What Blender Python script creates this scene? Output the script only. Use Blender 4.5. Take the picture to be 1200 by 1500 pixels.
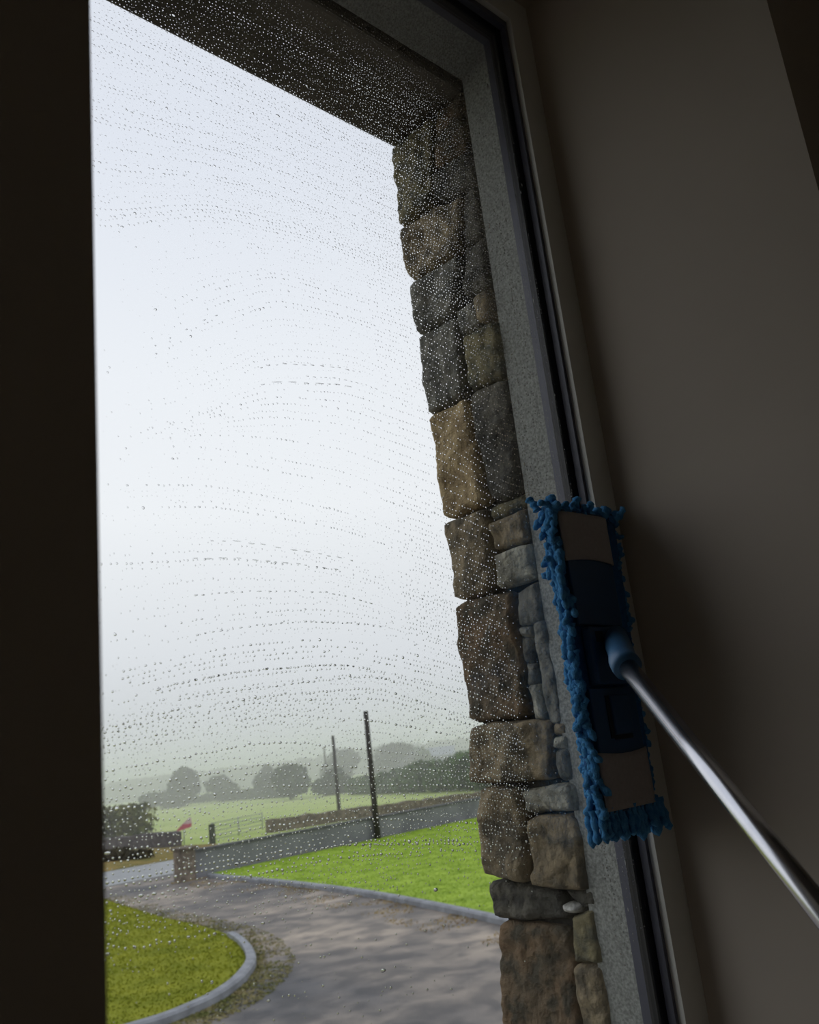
import bpy, bmesh, math, random
import numpy as np
from mathutils import Vector, Matrix, noise

# ------------------------------------------------------------------ scene, camera, sky, exposure
for o in list(bpy.data.objects):
    bpy.data.objects.remove(o)
S = bpy.context.scene
C = S.collection
S.view_settings.view_transform = 'Standard'
S.view_settings.look = 'None'
S.view_settings.gamma = 1.0
S.view_settings.use_curve_mapping = False
S.view_settings.exposure = 0.0

D = 0.71                      # camera to glass, metres
EYE = Vector((0.0, -D, 3.2))  # outside ground is z = 0, glass is y = 0

cam_d = bpy.data.cameras.new('camera')
cam = bpy.data.objects.new('camera', cam_d)
C.objects.link(cam)
yaw, pitch, roll = (math.radians(a) for a in (44.0, 15.4, 6.6))
F = Vector((math.sin(yaw) * math.cos(pitch), math.cos(yaw) * math.cos(pitch), math.sin(pitch)))
R0 = Vector((math.cos(yaw), -math.sin(yaw), 0))
U0 = R0.cross(F)
Rv = R0 * math.cos(roll) - U0 * math.sin(roll)
Uv = U0 * math.cos(roll) + R0 * math.sin(roll)
M = Matrix((Rv, Uv, -F)).transposed().to_4x4()
M.translation = EYE
cam.matrix_world = M
cam_d.sensor_fit = 'HORIZONTAL'
cam_d.sensor_width = 36.0
cam_d.lens = 36.0 * 1285 / 1200
cam_d.clip_start = 0.02
cam_d.clip_end = 3000
cam_d.dof.use_dof = True
cam_d.dof.focus_distance = 1.10
cam_d.dof.aperture_fstop = 12.5
S.camera = cam

world = bpy.data.worlds.new('overcast')
S.world = world
world.use_nodes = True
wn, wl = world.node_tree.nodes, world.node_tree.links
wn.clear()
w_out = wn.new('ShaderNodeOutputWorld')
w_bg = wn.new('ShaderNodeBackground')
w_tc = wn.new('ShaderNodeTexCoord')
w_sep = wn.new('ShaderNodeSeparateXYZ')
w_ramp = wn.new('ShaderNodeValToRGB')
wl.new(w_tc.outputs['Generated'], w_sep.inputs[0])
wl.new(w_sep.outputs['Z'], w_ramp.inputs[0])
wl.new(w_ramp.outputs[0], w_bg.inputs[0])
wl.new(w_bg.outputs[0], w_out.inputs[0])
els = w_ramp.color_ramp.elements
els[0].position = 0.0
els[0].color = (0.60, 0.62, 0.66, 1)
els[1].position = 1.0
els[1].color = (0.72, 0.75, 0.84, 1)
for p_, c_ in ((0.13, (0.72, 0.74, 0.78)), (0.28, (0.86, 0.875, 0.915)), (0.42, (0.85, 0.87, 0.925)), (0.62, (0.77, 0.80, 0.89))):
    e = els.new(p_)
    e.color = (*c_, 1)
w_bg.inputs[1].default_value = 1.12
S.cycles.max_bounces = 14
S.cycles.diffuse_bounces = 8
S.cycles.glossy_bounces = 4
S.cycles.transmission_bounces = 8
S.cycles.transparent_max_bounces = 12
S.cycles.volume_bounces = 6

# ------------------------------------------------------------------ helpers
rnd = random.Random(7)
nrg = np.random.default_rng(11)


def link(o, parent=None):
    C.objects.link(o)
    if parent is not None:
        o.parent = parent
    return o


def mesh_obj(name, verts, faces, mat, parent=None, smooth=False):
    me = bpy.data.meshes.new(name)
    me.from_pydata([tuple(v) for v in verts], [], [tuple(f) for f in faces])
    me.validate()
    me.update()
    if mat:
        me.materials.append(mat)
    if smooth:
        me.shade_smooth()
    return link(bpy.data.objects.new(name, me), parent)


def np_mesh(name, V, Fc, mat, parent=None, smooth=False):
    """V (n,3) and a (m,k) face array of one face size."""
    me = bpy.data.meshes.new(name)
    n, (m, k) = len(V), Fc.shape
    me.vertices.add(n)
    me.vertices.foreach_set('co', np.ascontiguousarray(V, dtype=np.float32).ravel())
    me.loops.add(m * k)
    me.loops.foreach_set('vertex_index', np.ascontiguousarray(Fc, dtype=np.int32).ravel())
    me.polygons.add(m)
    me.polygons.foreach_set('loop_start', np.arange(0, m * k, k, dtype=np.int32))
    me.polygons.foreach_set('loop_total', np.full(m, k, dtype=np.int32))
    me.update(calc_edges=True)
    if mat:
        me.materials.append(mat)
    if smooth:
        me.shade_smooth()
    return link(bpy.data.objects.new(name, me), parent)


def bm_obj(name, bm, mat, parent=None, smooth=False):
    me = bpy.data.meshes.new(name)
    bm.to_mesh(me)
    bm.free()
    if mat:
        me.materials.append(mat)
    if smooth:
        me.shade_smooth()
    return link(bpy.data.objects.new(name, me), parent)


def empty(name, loc):
    o = bpy.data.objects.new(name, None)
    o.empty_display_size = 0.1
    o.location = loc
    return link(o)


def tag(o, label=None, cat=None, group=None, kind=None):
    if label:
        o['label'] = label
    if cat:
        o['category'] = cat
    if group:
        o['group'] = group
    if kind:
        o['kind'] = kind
    return o


def keep(o, parent):
    """Parent without moving."""
    o.parent = parent
    o.matrix_parent_inverse = Matrix.Translation(parent.location).inverted()
    return o


def box_bm(x0, x1, y0, y1, z0, z1, bevel=0.0, seg=2):
    bm = bmesh.new()
    bmesh.ops.create_cube(bm, size=1.0)
    bmesh.ops.scale(bm, vec=(x1 - x0, y1 - y0, z1 - z0), verts=bm.verts)
    bmesh.ops.translate(bm, vec=((x0 + x1) / 2, (y0 + y1) / 2, (z0 + z1) / 2), verts=bm.verts)
    if bevel:
        bmesh.ops.bevel(bm, geom=list(bm.edges), offset=bevel, segments=seg, affect='EDGES', profile=0.5)
    return bm


def box(name, b, mat, parent=None, bevel=0.0, seg=2):
    return bm_obj(name, box_bm(*b, bevel=bevel, seg=seg), mat, parent, smooth=False)


def ring(name, outer, inner0, inner1, y0, y1, mat, parent=None):
    """A rectangular frame between y0 and y1: outer (x0,x1,z0,z1), inner opening at y0 and at y1."""
    def rect(r, y):
        x0, x1, z0, z1 = r
        return [(x0, y, z0), (x1, y, z0), (x1, y, z1), (x0, y, z1)]
    v = rect(outer, y0) + rect(inner0, y0) + rect(outer, y1) + rect(inner1, y1)
    f = []
    for i in range(4):
        j = (i + 1) % 4
        f += [(i, j, 4 + j, 4 + i), (8 + j, 8 + i, 12 + i, 12 + j), (j, i, 8 + i, 8 + j), (4 + i, 4 + j, 12 + j, 12 + i)]
    return mesh_obj(name, v, f, mat, parent)


def tube(bm, pts, radii, n=12, cap=True):
    """Sweep a circle along pts into bm."""
    rows = []
    up = None
    for i, p in enumerate(pts):
        p = Vector(p)
        a = Vector(pts[max(i - 1, 0)])
        b = Vector(pts[min(i + 1, len(pts) - 1)])
        t = (b - a).normalized()
        if up is None:
            up = Vector((0, 0, 1)) if abs(t.z) < 0.9 else Vector((1, 0, 0))
        s = t.cross(up).normalized()
        up = s.cross(t).normalized()
        r = radii[i] if isinstance(radii, (list, tuple)) else radii
        rows.append([bm.verts.new(p + (s * math.cos(2 * math.pi * k / n) + up * math.sin(2 * math.pi * k / n)) * r) for k in range(n)])
    for a, b in zip(rows, rows[1:]):
        for k in range(n):
            bm.faces.new((a[k], a[(k + 1) % n], b[(k + 1) % n], b[k]))
    if cap:
        bm.faces.new(rows[0][::-1])
        bm.faces.new(rows[-1])
    bmesh.ops.recalc_face_normals(bm, faces=bm.faces)
    return bm


# ------------------------------------------------------------------ materials
def mat(name, col, rough=0.7, metal=0.0, var=0.0, scale=20.0, bump=0.0, bscale=None, col2=None, spec=0.5, detail=4.0, coords='Object', dist=0.01):
    m = bpy.data.materials.new(name)
    m.use_nodes = True
    nt = m.node_tree
    b = nt.nodes['Principled BSDF']
    b.inputs['Roughness'].default_value = rough
    b.inputs['Metallic'].default_value = metal
    b.inputs['Specular IOR Level'].default_value = spec
    b.inputs['Base Color'].default_value = (*col, 1)
    tc = nt.nodes.new('ShaderNodeTexCoord')
    if var or col2:
        nz = nt.nodes.new('ShaderNodeTexNoise')
        nz.inputs['Scale'].default_value = scale
        nz.inputs['Detail'].default_value = detail
        nt.links.new(tc.outputs[coords], nz.inputs['Vector'])
        rp = nt.nodes.new('ShaderNodeValToRGB')
        rp.color_ramp.elements[0].position = 0.32
        rp.color_ramp.elements[1].position = 0.68
        if col2 is None:
            rp.color_ramp.elements[0].color = (*[c * (1 - var) for c in col], 1)
            rp.color_ramp.elements[1].color = (*[min(1, c * (1 + var)) for c in col], 1)
        else:
            rp.color_ramp.elements[0].color = (*col, 1)
            rp.color_ramp.elements[1].color = (*col2, 1)
        nt.links.new(nz.outputs['Fac'], rp.inputs[0])
        nt.links.new(rp.outputs[0], b.inputs['Base Color'])
    if bump:
        nb = nt.nodes.new('ShaderNodeTexNoise')
        nb.inputs['Scale'].default_value = bscale or scale * 3
        nb.inputs['Detail'].default_value = 5
        nt.links.new(tc.outputs[coords], nb.inputs['Vector'])
        bp = nt.nodes.new('ShaderNodeBump')
        bp.inputs['Strength'].default_value = bump
        bp.inputs['Distance'].default_value = dist
        nt.links.new(nb.outputs['Fac'], bp.inputs['Height'])
        nt.links.new(bp.outputs[0], b.inputs['Normal'])
    return m


def stone_mat(name, a, b_, c_):
    """Weathered sandstone: two tones plus darker lichen patches and fine grain."""
    m = mat(name, a, rough=0.9, col2=b_, scale=9.0, detail=6, bump=1.0, bscale=90, dist=0.008, spec=0.2)
    nt = m.node_tree
    bs = nt.nodes['Principled BSDF']
    src = bs.inputs['Base Color'].links[0].from_socket
    tc = nt.nodes.new('ShaderNodeTexCoord')
    nz = nt.nodes.new('ShaderNodeTexNoise')
    nz.inputs['Scale'].default_value = 38
    nz.inputs['Detail'].default_value = 8
    nt.links.new(tc.outputs['Object'], nz.inputs['Vector'])
    rp = nt.nodes.new('ShaderNodeValToRGB')
    rp.color_ramp.elements[0].position = 0.42
    rp.color_ramp.elements[1].position = 0.62
    nt.links.new(nz.outputs['Fac'], rp.inputs[0])
    mx = nt.nodes.new('ShaderNodeMix')
    mx.data_type = 'RGBA'
    nt.links.new(rp.outputs[0], mx.inputs[0])
    nt.links.new(src, mx.inputs[6])
    mx.inputs[7].default_value = (*c_, 1)
    nt.links.new(mx.outputs[2], bs.inputs['Base Color'])
    return m


ROOMWALL = mat('room wall paint', (0.82, 0.77, 0.70), rough=0.85, var=0.04, scale=3, bump=0.1, bscale=250, dist=0.001, spec=0.25)  # unseen side and back walls made whiter to bounce light forward
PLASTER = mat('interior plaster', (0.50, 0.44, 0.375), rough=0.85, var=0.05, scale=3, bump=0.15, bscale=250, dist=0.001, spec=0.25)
CEIL = mat('ceiling paint', (0.32, 0.30, 0.27), rough=0.9, var=0.03, scale=2)  # darkened so less bounce reaches the top of the reveal
FLOOR = mat('floor boards', (0.50, 0.42, 0.33), rough=0.5, var=0.3, scale=6)  # pale tone picked to bounce window light back up
TRIM = mat('painted trim', (0.74, 0.73, 0.68), rough=0.55, var=0.04, scale=12)
FRAME = mat('frame metal', (0.085, 0.088, 0.12), rough=0.4, var=0.1, scale=30)
GASKET = mat('gasket', (0.006, 0.006, 0.008), rough=0.5, var=0.2, scale=60)
SURROUND = mat('grey limestone', (0.21, 0.22, 0.20), rough=0.9, col2=(0.46, 0.47, 0.435), scale=260, detail=6, bump=0.3, bscale=300, dist=0.002)
MORTAR = mat('mortar', (0.035, 0.033, 0.028), rough=0.95, var=0.4, scale=30, bump=0.6, bscale=80)
LINTEL = mat('lintel', (0.10, 0.092, 0.07), rough=0.9, col2=(0.18, 0.16, 0.125), scale=7, detail=7, bump=0.5, bscale=50)

GLASS = bpy.data.materials.new('window glass')
GLASS.use_nodes = True
gn, gl = GLASS.node_tree.nodes, GLASS.node_tree.links
gn.clear()
g_o = gn.new('ShaderNodeOutputMaterial')
g_t = gn.new('ShaderNodeBsdfTransparent')
g_t.inputs[0].default_value = (0.975, 0.985, 0.98, 1)
g_g = gn.new('ShaderNodeBsdfGlossy')
g_g.inputs['Roughness'].default_value = 0.0
g_f = gn.new('ShaderNodeFresnel')
g_geo = gn.new('ShaderNodeNewGeometry')   # the pane is thin: both faces reflect as air-to-glass
g_ior = gn.new('ShaderNodeMix')
g_ior.inputs[2].default_value = 1.45
g_ior.inputs[3].default_value = 1 / 1.45
gl.new(g_geo.outputs['Backfacing'], g_ior.inputs[0])
gl.new(g_ior.outputs[0], g_f.inputs['IOR'])
g_m = gn.new('ShaderNodeMixShader')
gl.new(g_f.outputs[0], g_m.inputs[0])
gl.new(g_t.outputs[0], g_m.inputs[1])
gl.new(g_g.outputs[0], g_m.inputs[2])
gl.new(g_m.outputs[0], g_o.inputs[0])

WATER = bpy.data.materials.new('water')
WATER.use_nodes = True
nn, nl = WATER.node_tree.nodes, WATER.node_tree.links
nn.clear()
n_o = nn.new('ShaderNodeOutputMaterial')
n_g = nn.new('ShaderNodeBsdfGlass')
n_g.inputs['IOR'].default_value = 1.333
n_g.inputs['Roughness'].default_value = 0.0
nl.new(n_g.outputs[0], n_o.inputs[0])

# ------------------------------------------------------------------ the room
FX0, FX1, FZ0, FZ1 = -1.2, 1.9, 1.7, 4.75      # room extents along the window wall; room shrunk to raise bounce light
YR, YB = -0.395, -2.3
XL, XR = 0.1385, 1.086                          # inner reveal
ZS, ZH = 2.62, 4.425
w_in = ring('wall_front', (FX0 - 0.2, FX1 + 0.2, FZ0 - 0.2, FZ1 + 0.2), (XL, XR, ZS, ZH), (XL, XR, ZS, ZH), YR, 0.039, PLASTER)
tag(w_in, 'dim plastered wall whose deep reveal frames the tall window', 'wall', kind='structure')
tag(box('floor', (FX0 - 0.2, FX1 + 0.2, YB - 0.2, YR, FZ0 - 0.2, FZ0), FLOOR), 'pale floor of the unlit room', 'floor', kind='structure')
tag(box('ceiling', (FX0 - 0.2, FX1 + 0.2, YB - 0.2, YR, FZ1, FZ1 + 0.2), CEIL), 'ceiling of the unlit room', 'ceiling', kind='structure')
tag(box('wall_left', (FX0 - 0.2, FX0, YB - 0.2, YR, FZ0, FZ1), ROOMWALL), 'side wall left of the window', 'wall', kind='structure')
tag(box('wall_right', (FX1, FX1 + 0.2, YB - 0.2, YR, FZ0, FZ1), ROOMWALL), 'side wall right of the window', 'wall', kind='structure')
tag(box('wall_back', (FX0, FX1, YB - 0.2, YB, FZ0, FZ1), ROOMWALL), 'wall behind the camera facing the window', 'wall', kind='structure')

# ------------------------------------------------------------------ the window
win = empty('window_1', (0.6, 0, ZS))
tag(win, 'tall narrow window wet with rows of water drops', 'window', kind='structure')
OUT = (XL, XR, ZS, ZH)


def wring(name, x1, z1, y0, y1, m):
    inner = (XL + (XR - x1), x1, ZS + (ZH - z1), z1)
    return keep(ring(name, OUT, inner, inner, y0, y1, m), win)


wring('outer_frame', 1.0167, 4.348, 0.0159, 0.0295, FRAME)
wring('gasket', 1.0155, 4.347, 0.0051, 0.0159, GASKET)
wring('glazing_bead', 1.0281, 4.362, -0.0107, 0.0, FRAME)
keep(box('glass_pane', (XL + 0.02, XR - 0.02, 0.0, 0.005, ZS + 0.02, ZH - 0.02), GLASS), win)
tr = ring('trim_1', OUT, (XL + 0.048, 1.0345, ZS + 0.047, 4.374), (XL + 0.048, 1.0345, ZS + 0.047, 4.374), -0.0205, -0.0107, TRIM)
tag(tr, 'pale painted trim strip around the inside of the window frame', 'trim', kind='structure')

# ------------------------------------------------------------------ the outer wall of stone
JX = 1.0295
w_out_o = empty('wall_outside', (0.6, 0.1, 0.0))
tag(w_out_o, 'rough sandstone outer wall with grey lined window opening', 'wall', kind='structure')
HO = (-3.2, 5.2, -0.05, 6.4)
keep(ring('reveal_lining', HO, (0.19, JX, ZS, 4.361), (0.19, JX, ZS, 4.331), 0.0295, 0.097, SURROUND), w_out_o)
keep(ring('mortar_core', HO, (0.17, JX + 0.016, ZS - 0.02, 4.36), (0.17, JX + 0.016, ZS - 0.02, 4.36), 0.097, 0.262, MORTAR), w_out_o)
keep(box('lintel', (-0.15, JX + 0.45, 0.106, 0.288, 4.318, 4.56), LINTEL, bevel=0.006), w_out_o)
keep(box('window_sill', (0.0, JX + 0.2, 0.05, 0.34, ZS - 0.12, ZS - 0.001), SURROUND, bevel=0.008), w_out_o)

TONES = {
    'olive': stone_mat('olive sandstone', (0.213, 0.188, 0.112), (0.350, 0.306, 0.175), (0.125, 0.125, 0.094)),
    'brown': stone_mat('brown sandstone', (0.275, 0.219, 0.138), (0.425, 0.344, 0.219), (0.156, 0.135, 0.098)),
    'tan': stone_mat('tan sandstone', (0.500, 0.375, 0.200), (0.675, 0.525, 0.300), (0.338, 0.250, 0.138)),
    'grey': stone_mat('grey sandstone', (0.213, 0.206, 0.175), (0.338, 0.325, 0.269), (0.138, 0.138, 0.119)),
    'dark': stone_mat('dark sandstone', (0.106, 0.103, 0.088), (0.194, 0.181, 0.144), (0.069, 0.068, 0.060)),
    'rust': stone_mat('rusty sandstone', (0.194, 0.156, 0.106), (0.275, 0.181, 0.106), (0.106, 0.094, 0.069)),
    'pale': stone_mat('pale sandstone', (0.425, 0.406, 0.325), (0.600, 0.575, 0.463), (0.250, 0.244, 0.200)),
    'chip': stone_mat('white chip', (0.750, 0.737, 0.675), (0.800, 0.800, 0.775), (0.625, 0.613, 0.562)),
}
STONES = [  # tone, four corners (y, z) on the jamb: outer top, inner top, inner bottom, outer bottom; bulge
    ('olive', (0.2878, 4.3141), (0.1669, 4.305), (0.1996, 4.148), (0.2902, 4.1432), .012),
    ('brown', (0.2893, 4.1369), (0.1366, 4.1198), (0.1524, 4.022), (0.283, 4.0264), .014),
    ('grey', (0.2824, 4.0191), (0.1552, 4.0139), (0.186, 3.9195), (0.283, 3.9165), .012),
    ('grey', (0.2807, 3.9087), (0.1869, 3.9117), (0.1891, 3.7689), (0.2774, 3.7618), .009),
    ('tan', (0.2737, 3.7528), (0.1879, 3.7603), (0.1717, 3.575), (0.27, 3.5709), .012),
    ('brown', (0.2667, 3.5617), (0.1764, 3.564), (0.1804, 3.4363), (0.2656, 3.4319), .016),
    ('rust', (0.2669, 3.4243), (0.1482, 3.4254), (0.1535, 3.2350), (0.2736, 3.2412), .014),
    ('brown', (0.2659, 3.2342), (0.1125, 3.2276), (0.1205, 3.1454), (0.2744, 3.1471), .020),
    ('brown', (0.2652, 3.1416), (0.1862, 3.1350), (0.1909, 3.0075), (0.2745, 3.0135), .020),
    ('dark', (0.2689, 3.0059), (0.1378, 2.9945), (0.1348, 2.957), (0.2689, 2.9537), .014),
    ('rust', (0.2656, 2.9492), (0.1348, 2.9449), (0.1419, 2.80), (0.2756, 2.79), .012),
    ('rust', (0.1624, 4.3075), (0.1056, 4.3126), (0.1088, 4.2007), (0.1846, 4.2004), .008),
    ('dark', (0.1895, 4.1937), (0.1055, 4.1946), (0.102, 4.1246), (0.1944, 4.1448), .008),
    ('dark', (0.1326, 4.1162), (0.1014, 4.1178), (0.0986, 4.0253), (0.1473, 4.0248), .006),
    ('dark', (0.149, 4.0151), (0.0997, 4.0194), (0.1041, 3.9278), (0.1572, 3.9321), .008),
    ('brown', (0.1385, 3.9194), (0.1054, 3.9208), (0.1027, 3.8694), (0.1385, 3.8762), .011),
    ('grey', (0.1795, 3.916), (0.1421, 3.9193), (0.1397, 3.872), (0.1807, 3.8727), .008),
    ('olive', (0.1719, 3.8603), (0.0983, 3.8611), (0.0976, 3.7646), (0.1764, 3.7688), .014),
    ('dark', (0.1821, 3.7617), (0.0973, 3.7576), (0.1027, 3.5718), (0.1651, 3.5742), .009),
    ('olive', (0.1669, 3.5619), (0.1026, 3.5652), (0.1006, 3.545), (0.1669, 3.5431), .008),
    ('brown', (0.1705, 3.5368), (0.1016, 3.5408), (0.0984, 3.4925), (0.1706, 3.4917), .016),
    ('pale', (0.169, 3.4847), (0.0981, 3.4881), (0.0966, 3.4329), (0.1729, 3.4332), .018),
    ('grey', (0.1421, 3.4217), (0.0965, 3.4267), (0.0958, 3.3699), (0.1453, 3.3687), .010),
    ('grey', (0.1192, 3.3628), (0.0942, 3.3646), (0.093, 3.2237), (0.1213, 3.2266), .006),
    ('grey', (0.1457, 3.3667), (0.122, 3.3655), (0.1234, 3.3494), (0.1455, 3.3532), .007),
    ('dark', (0.1461, 3.3502), (0.1253, 3.3467), (0.1279, 3.3126), (0.1474, 3.3155), .007),
    ('grey', (0.1468, 3.3113), (0.1274, 3.3085), (0.1289, 3.2806), (0.146, 3.2809), .007),
    ('pale', (0.1428, 3.2764), (0.1263, 3.2766), (0.1233, 3.2297), (0.1435, 3.2319), .008),
    ('brown', (0.1086, 3.2215), (0.0915, 3.2198), (0.0917, 3.2055), (0.1112, 3.2073), .008),
    ('pale', (0.1109, 3.2025), (0.0913, 3.2017), (0.0908, 3.1856), (0.1116, 3.1864), .009),
    ('grey', (0.1109, 3.1834), (0.0902, 3.1828), (0.0909, 3.1429), (0.1111, 3.1439), .010),
    ('pale', (0.1823, 3.1335), (0.091, 3.1384), (0.0895, 3.1006), (0.1795, 3.0999), .020),
    ('brown', (0.1791, 3.0933), (0.0906, 3.0952), (0.0911, 2.9974), (0.1828, 3.0004), .018),
    ('chip', (0.1374, 2.9787), (0.1139, 2.9778), (0.113, 2.9689), (0.1345, 2.9671), .016),
    ('olive', (0.1294, 2.963), (0.0884, 2.9717), (0.0881, 2.9078), (0.1329, 2.9051), .012),
    ('brown', (0.1339, 2.8999), (0.0884, 2.9011), (0.0895, 2.80), (0.1407, 2.79), .010),
    ('dark', (0.1318, 2.9919), (0.087, 2.9949), (0.0862, 2.9769), (0.1092, 2.976), .004),
    ('grey', (0.27, 2.78), (0.09, 2.79), (0.09, 2.625), (0.272, 2.625), .012),
]


def stone(i, tone, a, b, c, d, bulge):
    """A rough block: its face on the jamb swells out, its rim is rounded and falls back to the mortar."""
    w = (abs(a[0] - b[0]) + abs(d[0] - c[0])) / 2
    h = (abs(a[1] - d[1]) + abs(b[1] - c[1])) / 2
    nu = max(7, min(32, int(w / 0.0042)))
    nv = max(7, min(38, int(h / 0.0042)))
    r = min(0.3, 0.010 / min(w, h) + 0.06)
    seed = Vector((i * 3.7, i * 1.3, i * 0.7))
    V, Fs = [], []
    for k in range(nv + 1):
        for j in range(nu + 1):
            s, t = j / nu, k / nv
            # rounded outline: pull corners in
            ds, dt = min(s, 1 - s), min(t, 1 - t)
            cs = max(0.0, 1 - ds / r) * max(0.0, 1 - dt / r)
            sc = (1 + 0.0035 / min(w, h)) - 0.07 * cs
            S_, T_ = 0.5 + (s - 0.5) * sc, 0.5 + (t - 0.5) * sc
            y = (a[0] * (1 - S_) + b[0] * S_) * (1 - T_) + (d[0] * (1 - S_) + c[0] * S_) * T_
            z = (a[1] * (1 - S_) + b[1] * S_) * (1 - T_) + (d[1] * (1 - S_) + c[1] * S_) * T_
            p = Vector((y, z, 0)) * 1.0
            e = min(ds * w, dt * h) / 0.0075
            edge = 1 - max(0.0, 1 - e) ** 2.2
            n1 = noise.noise(p * 16 + seed)
            n2 = noise.noise(p * 48 + seed)
            n3 = noise.noise(p * 120 + seed)
            # broad facets as on split stone
            fac = abs(noise.noise(p * 11 + seed * 2))
            x = bulge * (0.35 + 0.65 * edge) - (1 - edge) * 0.007 + (n1 * 0.007 + n2 * 0.0040 + n3 * 0.0020) * (0.4 + 0.6 * edge) - fac * bulge * 0.9 - abs(noise.noise(p * 27 + seed * 3)) * 0.006 * edge
            yy = y + noise.noise(p * 30 + seed + Vector((5, 0, 0))) * 0.0035 + noise.noise(p * 90 + seed) * 0.0012
            zz = z + noise.noise(p * 30 + seed + Vector((0, 9, 0))) * 0.0030
            V.append((JX - x - 0.001, yy, zz))
    W_ = nu + 1
    for k in range(nv):
        for j in range(nu):
            Fs.append((k * W_ + j, k * W_ + j + 1, (k + 1) * W_ + j + 1, (k + 1) * W_ + j))
    # sides run back into the mortar
    rim = [j for j in range(W_)] + [k * W_ + nu for k in range(1, nv + 1)] + [nv * W_ + j for j in range(nu - 1, -1, -1)] + [k * W_ for k in range(nv - 1, 0, -1)]
    base = len(V)
    for q in rim:
        V.append((JX + 0.06, V[q][1], V[q][2]))
    n = len(rim)
    for q in range(n):
        Fs.append((rim[(q + 1) % n], rim[q], base + q, base + (q + 1) % n))
    Fs.append(tuple(base + q for q in range(n)))
    o = mesh_obj('stone', V, Fs, TONES[tone], None, smooth=True)
    keep(o, w_out_o)
    return o


for i, s_ in enumerate(STONES):
    stone(i, *s_)

# ------------------------------------------------------------------ outside: ground, drive, lawns
GRASS = mat('lawn', (0.24, 0.37, 0.035), rough=0.9, col2=(0.44, 0.60, 0.08), scale=1.6, detail=8, bump=1.0, bscale=25, dist=0.05, spec=0.15)
GRASS2 = mat('island lawn', (0.19, 0.22, 0.012), rough=0.9, col2=(0.33, 0.345, 0.03), scale=1.4, detail=8, bump=1.0, bscale=25, dist=0.05, spec=0.15)
FIELD = mat('pasture', (0.36, 0.46, 0.13), rough=0.95, col2=(0.50, 0.56, 0.22), scale=0.12, detail=8, spec=0.1)
VERGE = mat('rough verge', (0.13, 0.14, 0.04), rough=0.95, col2=(0.38, 0.26, 0.09), scale=0.8, detail=8, bump=1, bscale=9, dist=0.1, spec=0.1)
ROAD = mat('wet road', (0.20, 0.21, 0.23), rough=0.35, var=0.15, scale=1.2)
KERB = mat('concrete kerb', (0.25, 0.26, 0.28), rough=0.7, var=0.25, scale=4, bump=0.4, bscale=40)
RENDER = mat('grey wall render', (0.165, 0.165, 0.185), rough=0.85, col2=(0.245, 0.245, 0.265), scale=1.2, detail=8, bump=0.5, bscale=14, dist=0.02)
COPING = mat('coping', (0.10, 0.10, 0.11), rough=0.8, var=0.3, scale=3)
RUBBLE = mat('rubble stone', (0.10, 0.085, 0.07), rough=0.95, col2=(0.27, 0.22, 0.17), scale=4.5, detail=7, bump=1, bscale=5, dist=0.1)
RUBBLE_DK = mat('dark rubble', (0.055, 0.05, 0.055), rough=0.95, col2=(0.13, 0.115, 0.11), scale=3.5, detail=7, bump=1, bscale=5, dist=0.1)

# driveway tarmac: grey-brown, worn pale patches, dark damp swathes
ASPH = mat('drive tarmac', (0.075, 0.075, 0.080), rough=0.65, col2=(0.36, 0.305, 0.245), scale=0.30, detail=12, bump=0.5, bscale=35, dist=0.02, spec=0.5)
_nt = ASPH.node_tree
_bs = _nt.nodes['Principled BSDF']
_src = _bs.inputs['Base Color'].links[0].from_socket
_tc = _nt.nodes.new('ShaderNodeTexCoord')
_n2 = _nt.nodes.new('ShaderNodeTexNoise')
_n2.inputs['Scale'].default_value = 1.7
_n2.inputs['Detail'].default_value = 10
_n2.inputs['Distortion'].default_value = 0.25
_nt.links.new(_tc.outputs['Object'], _n2.inputs['Vector'])
_r2 = _nt.nodes.new('ShaderNodeValToRGB')
_r2.color_ramp.elements[0].position = 0.40
_r2.color_ramp.elements[1].position = 0.62
_r2.color_ramp.elements[0].color = (0.55, 0.55, 0.57, 1)
_r2.color_ramp.elements[1].color = (1.25, 1.2, 1.15, 1)
_nt.links.new(_n2.outputs['Fac'], _r2.inputs[0])
_mx = _nt.nodes.new('ShaderNodeMix')
_mx.data_type = 'RGBA'
_mx.blend_type = 'MULTIPLY'
_mx.inputs[0].default_value = 1.0
_nt.links.new(_src, _mx.inputs[6])
_nt.links.new(_r2.outputs[0], _mx.inputs[7])
_nt.links.new(_mx.outputs[2], _bs.inputs['Base Color'])

field = box('ground_field', (-400, 900, 30.8, 900, -1.0, -0.03), FIELD)
tag(field, 'pale green misty pasture beyond the garden wall', 'field', kind='structure')
drive = box('ground_driveway', (-60, 90, 0.5, 30.8, -1.0, 0.0), ASPH)
tag(drive, 'damp grey tarmac driveway curving through the garden', 'driveway', kind='structure')
road = box('ground_road', (-60, 120, 31.0, 36.6, -0.5, 0.0), ROAD)
tag(road, 'wet grey public road beyond the garden entrance', 'road', kind='structure')


def slab(name, poly, z0, z1, m):
    n = len(poly)
    V = [(x, y, z0) for x, y in poly] + [(x, y, z1) for x, y in poly]
    Fs = [tuple(range(n - 1, -1, -1)), tuple(range(n, 2 * n))] + [(i, (i + 1) % n, n + (i + 1) % n, n + i) for i in range(n)]
    o = mesh_obj(name, V, Fs, m)
    return o


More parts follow.
